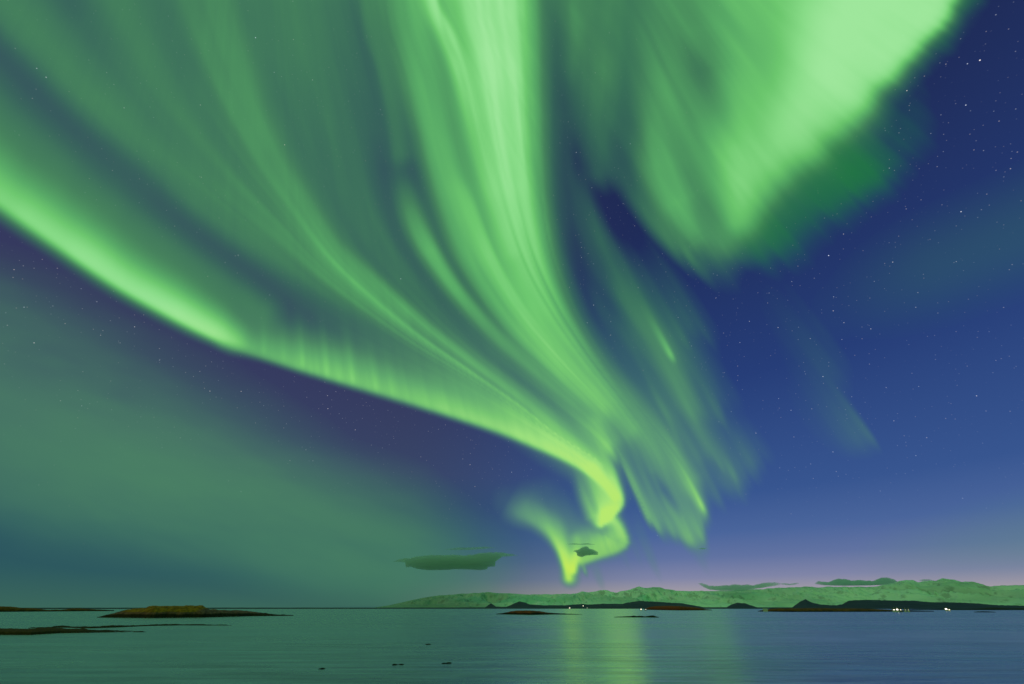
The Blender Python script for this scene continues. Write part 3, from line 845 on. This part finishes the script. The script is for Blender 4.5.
# rocks awash near the viewer
def rock(label, px, py, wpx, hpx, seed, lobes):
    g = ground(px, py)
    mpp = float(np.hypot(g[0], g[1])) / 478.0
    bm = bmesh.new()
    for (ox, sc) in lobes:
        r = bmesh.ops.create_icosphere(bm, subdivisions=3, radius=1)
        sx, sy, sz = wpx * mpp * .5 * sc, wpx * mpp * .42 * sc, hpx * mpp * 1.15 * sc
        for v in r['verts']:
            p = np.array(v.co)
            k = 1 + .34 * float(noise2(np.array(p[0] * 1.3 + seed + ox), np.array(p[1] * 1.3 + p[2] * .9), seed, 3)) + .10 * float(noise2(np.array(p[0] * 4), np.array(p[1] * 4 + p[2] * 3), seed + 1, 2))
            v.co = (p[0] * sx * k + ox * wpx * mpp, p[1] * sy * k, p[2] * sz * k - sz * .22)
    me = bpy.data.meshes.new('rock')
    bm.to_mesh(me); bm.free()
    me.materials.append(m_black)
    me.polygons.foreach_set('use_smooth', [True] * len(me.polygons))
    o = bpy.data.objects.new('rock', me)
    o.location = tuple(map(float, g)); o.rotation_euler = (0, 0, .05 * seed)
    C0.objects.link(o)
    tag(o, label, 'rock', 'rocks awash in the near water')

rock('small dark rock awash, farthest left of the rocks in the near water', 322, 669, 5.5, .7, 3, [(0, 1)])
rock('flat double rock awash in the near water, left of the darkest rock', 398, 664.8, 6.5, 1.1, 5, [(-.42, .85), (.45, .8)])
rock('darkest chunky rock awash, farthest right of the rocks in the near water', 447, 663.4, 6.5, 1.2, 8, [(-.45, .7), (.2, .95)])
rock('faint sliver of rock awash, farther out than the other rocks', 428, 644.6, 6, .8, 11, [(0, 1)])

# ---------------------------------------------------------------- houses with lit windows
m_wall = plain('white_render_wall', (.62, .60, .56), .8, .12, .4)
m_wall_dark = plain('grey_clad_wall', (.16, .16, .16), .8, .2, .4)
m_roof = plain('dark_metal_roof', (.06, .055, .055), .6, .25, .5)
m_pale_roof = plain('pale_metal_roof', (.62, .60, .58), .55, .12, .5)
m_door = plain('dark_painted_door', (.08, .05, .04), .6, .2, .8)
m_frame = plain('white_window_frame', (.7, .7, .68), .6, .08, .8)
m_metal = plain('galvanised_pole', (.3, .3, .3), .5, .15, 2)
def glow_mat(name, col, s):
    return plain(name, (.4, .38, .32), .4, .1, .5, (col, s))
GLOW_MATS = {'strong': glow_mat('floodlit_window_glass', (1.0, .88, .80), 2.8), 'soft': glow_mat('lit_window_glass', (1.0, .86, .66), 2.4),
             'dim': glow_mat('faintly_lit_window_glass', (.95, .92, .8), 1.0), 'none': plain('unlit_window_glass', (.03, .04, .05), .1, .1, .5)}

def box(bm, x0, x1, y0, y1, z0, z1):
    v = [bm.verts.new(p) for p in ((x0, y0, z0), (x1, y0, z0), (x1, y1, z0), (x0, y1, z0), (x0, y0, z1), (x1, y0, z1), (x1, y1, z1), (x0, y1, z1))]
    for f in ((3, 2, 1, 0), (4, 5, 6, 7), (0, 1, 5, 4), (1, 2, 6, 5), (2, 3, 7, 6), (3, 0, 4, 7)):
        bm.faces.new([v[i] for i in f])

def part(name, bm, mat, parent):
    bmesh.ops.recalc_face_normals(bm, faces=bm.faces)
    me = bpy.data.meshes.new(name)
    bm.to_mesh(me); bm.free()
    me.materials.append(mat)
    o = bpy.data.objects.new(name, me)
    o.parent = parent
    C0.objects.link(o)
    return o

def house(label, px, ybase, dist, w, d, h, glow, wall=None, roof=None, nwin=3, rz=0.0, win_h=None):
    """a gabled house facing the bay; ybase is where its foot is seen"""
    wall, roof = wall or m_wall, roof or m_roof
    p = at_dist(px, ybase, dist)
    e = empty('house', tuple(map(float, p)), -math.atan2(p[0], p[1]) + rz)
    tag(e, label, 'house', 'houses along the far shore')
    bm = bmesh.new()
    box(bm, -w / 2, w / 2, -d / 2, d / 2, -2.5, h)
    for sx in (-1, 1):                                     # gable ends
        a = [bm.verts.new((sx * w / 2, -d / 2, h)), bm.verts.new((sx * w / 2, d / 2, h)), bm.verts.new((sx * w / 2, 0, h + d * .34))]
        bm.faces.new(a)
    part('wall', bm, wall, e)
    bm = bmesh.new()
    ov, rt = .4, .18
    for s in (-1, 1):
        e0, r0 = (s * (d / 2 + ov), h - ov * .68 + .02), (0, h + d * .34 + .02)
        pts = [(-w / 2 - ov, *e0), (w / 2 + ov, *e0), (w / 2 + ov, *r0), (-w / 2 - ov, *r0)]
        lo = [bm.verts.new(q) for q in pts]
        hi = [bm.verts.new((q[0], q[1], q[2] + rt)) for q in pts]
        bm.faces.new(lo); bm.faces.new(hi)
        for i in range(4):
            bm.faces.new([lo[i], lo[(i + 1) % 4], hi[(i + 1) % 4], hi[i]])
    rf = part('roof', bm, roof, e)
    bm = bmesh.new(); box(bm, w * .22, w * .22 + .7, -.35, .35, h + d * .2, h + d * .34 + 1.0)
    part('chimney', bm, wall, rf)
    bm = bmesh.new(); box(bm, -w / 2 + .5, -w / 2 + 1.5, -d / 2 - .06, -d / 2 + .05, -.1, 2.05)
    part('door', bm, m_door, e)
    ww = (w - 2.6) / nwin
    z0, z1 = .9, win_h or min(h - .5, 2.5)
    for k in range(nwin):
        x0 = -w / 2 + 2.1 + k * ww
        bm = bmesh.new(); box(bm, x0, x0 + ww - .35, -d / 2 - .05, -d / 2 + .05, z0, z1)
        wdw = part('window', bm, GLOW_MATS[glow], e)
        bm = bmesh.new()
        x1 = x0 + ww - .35
        for bx in ((x0 - .1, x1 + .1, z0 - .12, z0), (x0 - .1, x1 + .1, z1, z1 + .12), (x0 - .1, x0, z0, z1), (x1, x1 + .1, z0, z1), ((x0 + x1) / 2 - .04, (x0 + x1) / 2 + .04, z0, z1)):
            box(bm, bx[0], bx[1], -d / 2 - .09, -d / 2 - .052, bx[2], bx[3])
        part('frame', bm, m_frame, wdw)
    return e

D1 = 1290
house('left and lower of the two brightest white houses at the long islet tip', 893.9, 610.6, D1, 5.4, 5, 2.7, 'strong', nwin=2)
house('right and taller of the two brightest white houses at the long islet tip', 897.4, 610.7, D1, 5.6, 5, 3.8, 'strong', nwin=2, win_h=3.3)
house('softly lit house just right of the two brightest houses', 900.7, 610.7, D1, 4.5, 4.5, 2.6, 'soft', wall=m_wall_dark, nwin=2)
house('left of two faintly lit sheds right of the bright houses', 905.2, 610.7, D1, 3.6, 4, 2.5, 'dim', nwin=1)
house('right of two faintly lit sheds right of the bright houses', 908.4, 610.7, D1, 3.6, 4, 2.5, 'dim', nwin=1)
D2 = 1980
house('long brightly lit white building alone on the right-hand shore', 946.9, 610.0, D2, 10, 7, 4.6, 'strong', nwin=3, win_h=4.0)
house('smaller lit annex touching the right side of the long bright building', 949.3, 610.4, D2 - 60, 5.5, 6, 3.0, 'soft', nwin=1)
house('small white lit house beside the left end of the dark brown islet', 641.0, 610.0, 1900, 7, 7, 4.4, 'soft', nwin=2, win_h=3.6)
house('dim shed between the white lit house and the dark brown islet', 645.6, 610.0, 1900, 7, 6, 2.8, 'dim', wall=m_wall_dark, nwin=1)
house('pale unlit shed on the left end of the long flat islet', 765.4, 610.3, 1290, 10, 4, 1.7, 'none', roof=m_pale_roof, nwin=2, win_h=1.5)
D3 = 6150
house('lit farm at the foot of the mountains, lower left of the two by the reflection', 569.6, 608.3, D3, 17, 10, 8, 'soft', nwin=3, win_h=6.5)
house('lit farm on the dark slope, higher of the two by the reflection', 583.2, 606.2, 6900, 17, 10, 8, 'soft', nwin=3, win_h=6.5)
house('faintly lit farm below the higher lit farm', 587.2, 608.2, D3, 12, 8, 5, 'dim', nwin=2, win_h=4)

# ---------------------------------------------------------------- clouds
def vapour(name, density, col=(.70, .83, .84)):
    m = bpy.data.materials.new(name)
    m.use_nodes = True
    t = m.node_tree
    t.nodes.clear()
    vol = N(t, 'ShaderNodeVolumePrincipled')
    vol.inputs['Color'].default_value = (*col, 1)
    vol.inputs['Density'].default_value = density
    vol.inputs['Anisotropy'].default_value = .0
    out = N(t, 'ShaderNodeOutputMaterial')
    t.links.new(vol.outputs[0], out.inputs['Volume'])
    return m
m_cloud = vapour('cloud_vapour', .0028)
m_dense = vapour('dense_cloud_vapour', .0055, (.80, .92, .92))

def cloud(label, top_pts, bot_pts, dist, depth, seed, rough, name='cloud', mat=None):
    """flat-bottomed bank of vapour: closed mesh, rounded in depth"""
    tf, bf = prof_fn(top_pts), prof_fn(bot_pts)
    x0, x1 = top_pts[0][0], top_pts[-1][0]
    px = np.arange(x0, x1 + .3, .6)
    yt = tf(px) + rough * noise1(px / 5, seed, 4)
    yb = np.maximum(bf(px) + rough * .6 * noise1(px / 7, seed + 1, 4), yt + .15)
    rows = 18
    V, nc = [], len(px)
    for k in range(rows):
        ph = 2 * math.pi * k / rows
        dd = dist - depth * .5 * math.cos(ph) * np.sqrt(np.clip(np.minimum(px - x0, x1 - px) / ((x1 - x0) * .3), .03, 1))
        s = math.sin(ph)
        mid, hf = (yt + yb) / 2, (yb - yt) / 2
        hh = hf * np.sign(s) * abs(s) ** .95 * (1 + .12 * noise1(px / 4 + 9 * k, seed + k, 3) * abs(math.cos(ph)))
        V.append(at_dist(px, mid - hh, dist) * [1, 1, 1])
        P = V[-1]
        az = np.arctan2(P[:, 0], P[:, 1])
        P[:, 0], P[:, 1] = dd * np.sin(az), dd * np.cos(az)
    V = np.vstack(V)
    Fc = []
    for k in range(rows):
        k2 = (k + 1) % rows
        for j in range(nc - 1):
            Fc.append((k * nc + j, k * nc + j + 1, k2 * nc + j + 1, k2 * nc + j))
    Fc.append([k * nc for k in range(rows)][::-1])
    Fc.append([k * nc + nc - 1 for k in range(rows)])
    loc = V.mean(0)
    o = mesh_from(name, V - loc, [], mat or m_cloud)
    me = o.data
    me.clear_geometry()
    me.from_pydata([tuple(map(float, v)) for v in V - loc], [], [tuple(f) for f in Fc])
    me.update()
    o.location = tuple(map(float, loc))
    tag(o, label, 'cloud')
    return o

cloud('wide flat dark green cloud hanging low left of the aurora tip',
      [(393, 561), (402, 559.5), (410, 558.2), (416, 556.6), (430, 555.2), (448, 555), (462, 555.4), (474, 555), (480, 553.4), (490, 552.4), (500, 553), (508, 554), (518, 554.8)],
      [(393, 561.4), (405, 562), (406, 567.2), (411, 566.6), (415, 568.2), (418, 569.2), (432, 570), (460, 569.4), (480, 570), (487, 569.4), (488, 567.2), (495, 566.6), (495.6, 561.6), (499, 559), (502, 556.4), (518, 555.4)], 15000, 1600, 4, .9)
cloud('thin wisp of cloud just above the wide flat cloud', [(444, 549.4), (456, 548), (472, 547.6), (486, 546.8), (496, 547.4)], [(444, 549.9), (470, 549.8), (496, 547.9)], 15200, 500, 9, .3)
cloud('small ragged dark cloud in front of the aurora tip', [(573, 551.0), (576, 550.0), (579, 549.4), (582, 547.4), (585.5, 546.2), (588, 546.6), (589, 548.4), (593, 549.4), (597, 551.2), (598.4, 552)], [(573, 551.4), (576.5, 552.2), (577, 555.8), (582, 557.2), (586, 555.6), (592, 554.8), (598.4, 555.2)], 15000, 700, 14, .5, mat=m_dense)
cloud('hair-thin streak of cloud above the small ragged cloud', [(567, 544.0), (573, 543.4), (580, 544.0), (588, 543.4), (595, 544.2)], [(567, 544.4), (580, 544.5), (595, 544.6)], 15300, 300, 17, .2, mat=m_dense)
cloud('long ragged cloud bank resting on the mountain crest, left of the two banks',
      [(698, 582.6), (703, 583), (708, 585), (714, 585.8), (722, 585.6), (730, 584.8), (735, 584.2), (742, 585.2), (748, 584.4), (754, 585.6), (759, 584.4), (764, 583.0), (770, 582.4), (775, 582.0), (780, 583.6)],
      [(698, 583.4), (704, 587.6), (710, 590), (724, 591.4), (742, 591.6), (750, 589.6), (762, 588), (772, 586.2), (780, 584.6)], 16500, 1100, 22, .9)
cloud('small torn scrap of cloud between the two cloud banks', [(780, 583.4), (785, 583.2), (790, 584), (795, 582.8), (799, 582.6)], [(780, 584.2), (788, 585.2), (794, 584.8), (799, 583.4)], 24500, 500, 25, .35)
cloud('tall lumpy cloud bank behind the mountain crest, right of the two banks',
      [(815, 583.2), (818, 581), (822, 581.6), (827, 582.4), (832, 580.4), (838, 579.2), (846, 579.4), (851, 580.8), (857, 579.8), (864, 580.4), (872, 581), (878, 579.4), (882, 577.6), (888, 577.4), (894, 579), (898, 581.6), (904, 582)],
      [(815, 584), (822, 585), (836, 585.8), (860, 585.6), (880, 585.2), (892, 585.2), (904, 583)], 25000, 1800, 28, .8)
cloud('little scrap of cloud above the snowy crest near the highest peak', [(919, 580), (923, 579.2), (929, 579.4), (934, 580.4)], [(919, 580.6), (926, 581.6), (934, 581)], 25000, 500, 31, .3)
cloud('tiny dark fleck of cloud below the ragged ray at the right of the aurora', [(698.5, 548.6), (703, 547.8), (707, 548.2)], [(698.5, 549), (703, 549.4), (707, 548.6)], 15000, 250, 35, .2, mat=m_dense)

# ---------------------------------------------------------------- aurora
m_aurora = bpy.data.materials.new('aurora_glow')
m_aurora.use_nodes = True
t = m_aurora.node_tree
t.nodes.clear()
att = N(t, 'ShaderNodeAttribute', attribute_name='aurora')
em = N(t, 'ShaderNodeEmission')
tr = N(t, 'ShaderNodeBsdfTransparent')
mx = N(t, 'ShaderNodeMixShader')
t.links.new(att.outputs['Color'], em.inputs[0])
t.links.new(att.outputs['Alpha'], mx.inputs[0])
t.links.new(tr.outputs[0], mx.inputs[1])
t.links.new(em.outputs[0], mx.inputs[2])
out = N(t, 'ShaderNodeOutputMaterial')
t.links.new(mx.outputs[0], out.inputs[0])
m_aurora.cycles.emission_sampling = 'NONE'

def axis(lo, a, b, hi, fine, coarse):
    left = np.arange(lo, a, coarse)
    right = np.arange(b + coarse, hi + coarse, coarse)
    return np.concatenate([left, np.arange(a, b + fine, fine), right])

xs = axis(-1500, -20, 1046, 2500, 2.1, 30)
ys = axis(-1500, -20, 607, 607, 2.1, 30)
ys = ys[ys < 607.5]
GX, GY = np.meshgrid(xs, ys)
LAY, GRP = layers(GX, GY)

def sheet(name, C, A, altitude, keep, parent=None):
    """light-emitting sheet lying at the aurora's height above the ground"""
    d = pix_dir(GX, GY)
    dist = altitude / np.maximum(d[..., 2], .17)
    P = d * dist[..., None]
    P[..., 2] += CAM_H
    a4 = np.maximum(np.maximum(A[:-1, :-1], A[1:, :-1]), np.maximum(A[:-1, 1:], A[1:, 1:]))
    use = (a4 > .012) & keep
    F = grid_faces(*GX.shape)[use.ravel()]
    ids = np.unique(F)
    remap = np.full(GX.size, -1)
    remap[ids] = np.arange(len(ids))
    me = bpy.data.meshes.new(name)
    pts = P.reshape(-1, 3)[ids]
    nf = len(F)
    me.vertices.add(len(ids)); me.vertices.foreach_set('co', pts.astype(np.float32).ravel())
    me.loops.add(nf * 4); me.loops.foreach_set('vertex_index', remap[F].astype(np.int32).ravel())
    me.polygons.add(nf); me.polygons.foreach_set('loop_start', np.arange(0, nf * 4, 4, dtype=np.int32))
    me.polygons.foreach_set('use_smooth', np.ones(nf, bool))
    me.update(calc_edges=True)
    at = me.attributes.new('aurora', 'FLOAT_COLOR', 'POINT')
    rgba = np.concatenate([C, np.clip(A, 0, 1)[..., None]], -1).reshape(-1, 4)[ids]
    at.data.foreach_set('color', rgba.astype(np.float32).ravel())
    me.materials.append(m_aurora)
    o = bpy.data.objects.new(name, me)
    C0.objects.link(o)
    if parent:
        o.parent = parent
    return o

allf = np.ones((GX.shape[0] - 1, GX.shape[1] - 1), bool)
mid = lambda a: (a[:-1, :-1] + a[1:, :-1] + a[:-1, 1:] + a[1:, 1:]) / 4
o = sheet('aurora', *LAY['lowglow'], 33000, allf)
tag(o, 'very faint teal patch of aurora low above the peaks at the right edge', 'aurora')
o = sheet('aurora', *LAY['rightglow'], 34000, allf)
tag(o, 'very faint teal glow high in the dark blue sky, cut by the right edge', 'aurora')
o = sheet('aurora', *LAY['faint'], 32000, allf)
tag(o, 'short faint slanting ray of aurora alone in the dark blue sky', 'aurora')
o = sheet('aurora', *LAY['glow'], 30000, allf)
tag(o, 'dull diffuse green aurora veil low on the left beneath the bright arc', 'aurora')
o = sheet('aurora', *LAY['patch'], 28000, allf)
tag(o, 'bright green aurora curtain at the upper right with a ragged deep green foot', 'aurora')
e = empty('aurora', (0, 40000, 25000))
tag(e, 'huge green aurora fan sweeping from the top left down to a curl above the sea', 'aurora')
C, A = LAY['main']
score = np.stack([mid(GRP['arc']), mid(GRP['swirl']) * 1.3, mid(GRP['fan']), mid(GRP['core']) * .9, mid(GRP['veil'])])
own = score.argmax(0)
for k, nm in enumerate(('lower_arc', 'curl', 'side_bands', 'bright_band', 'dim_veil')):
    s_ = sheet(nm, C, A, 26000, own == k)
    s_.parent = e
    s_.matrix_parent_inverse = Matrix.Translation(-Vector(e.location))
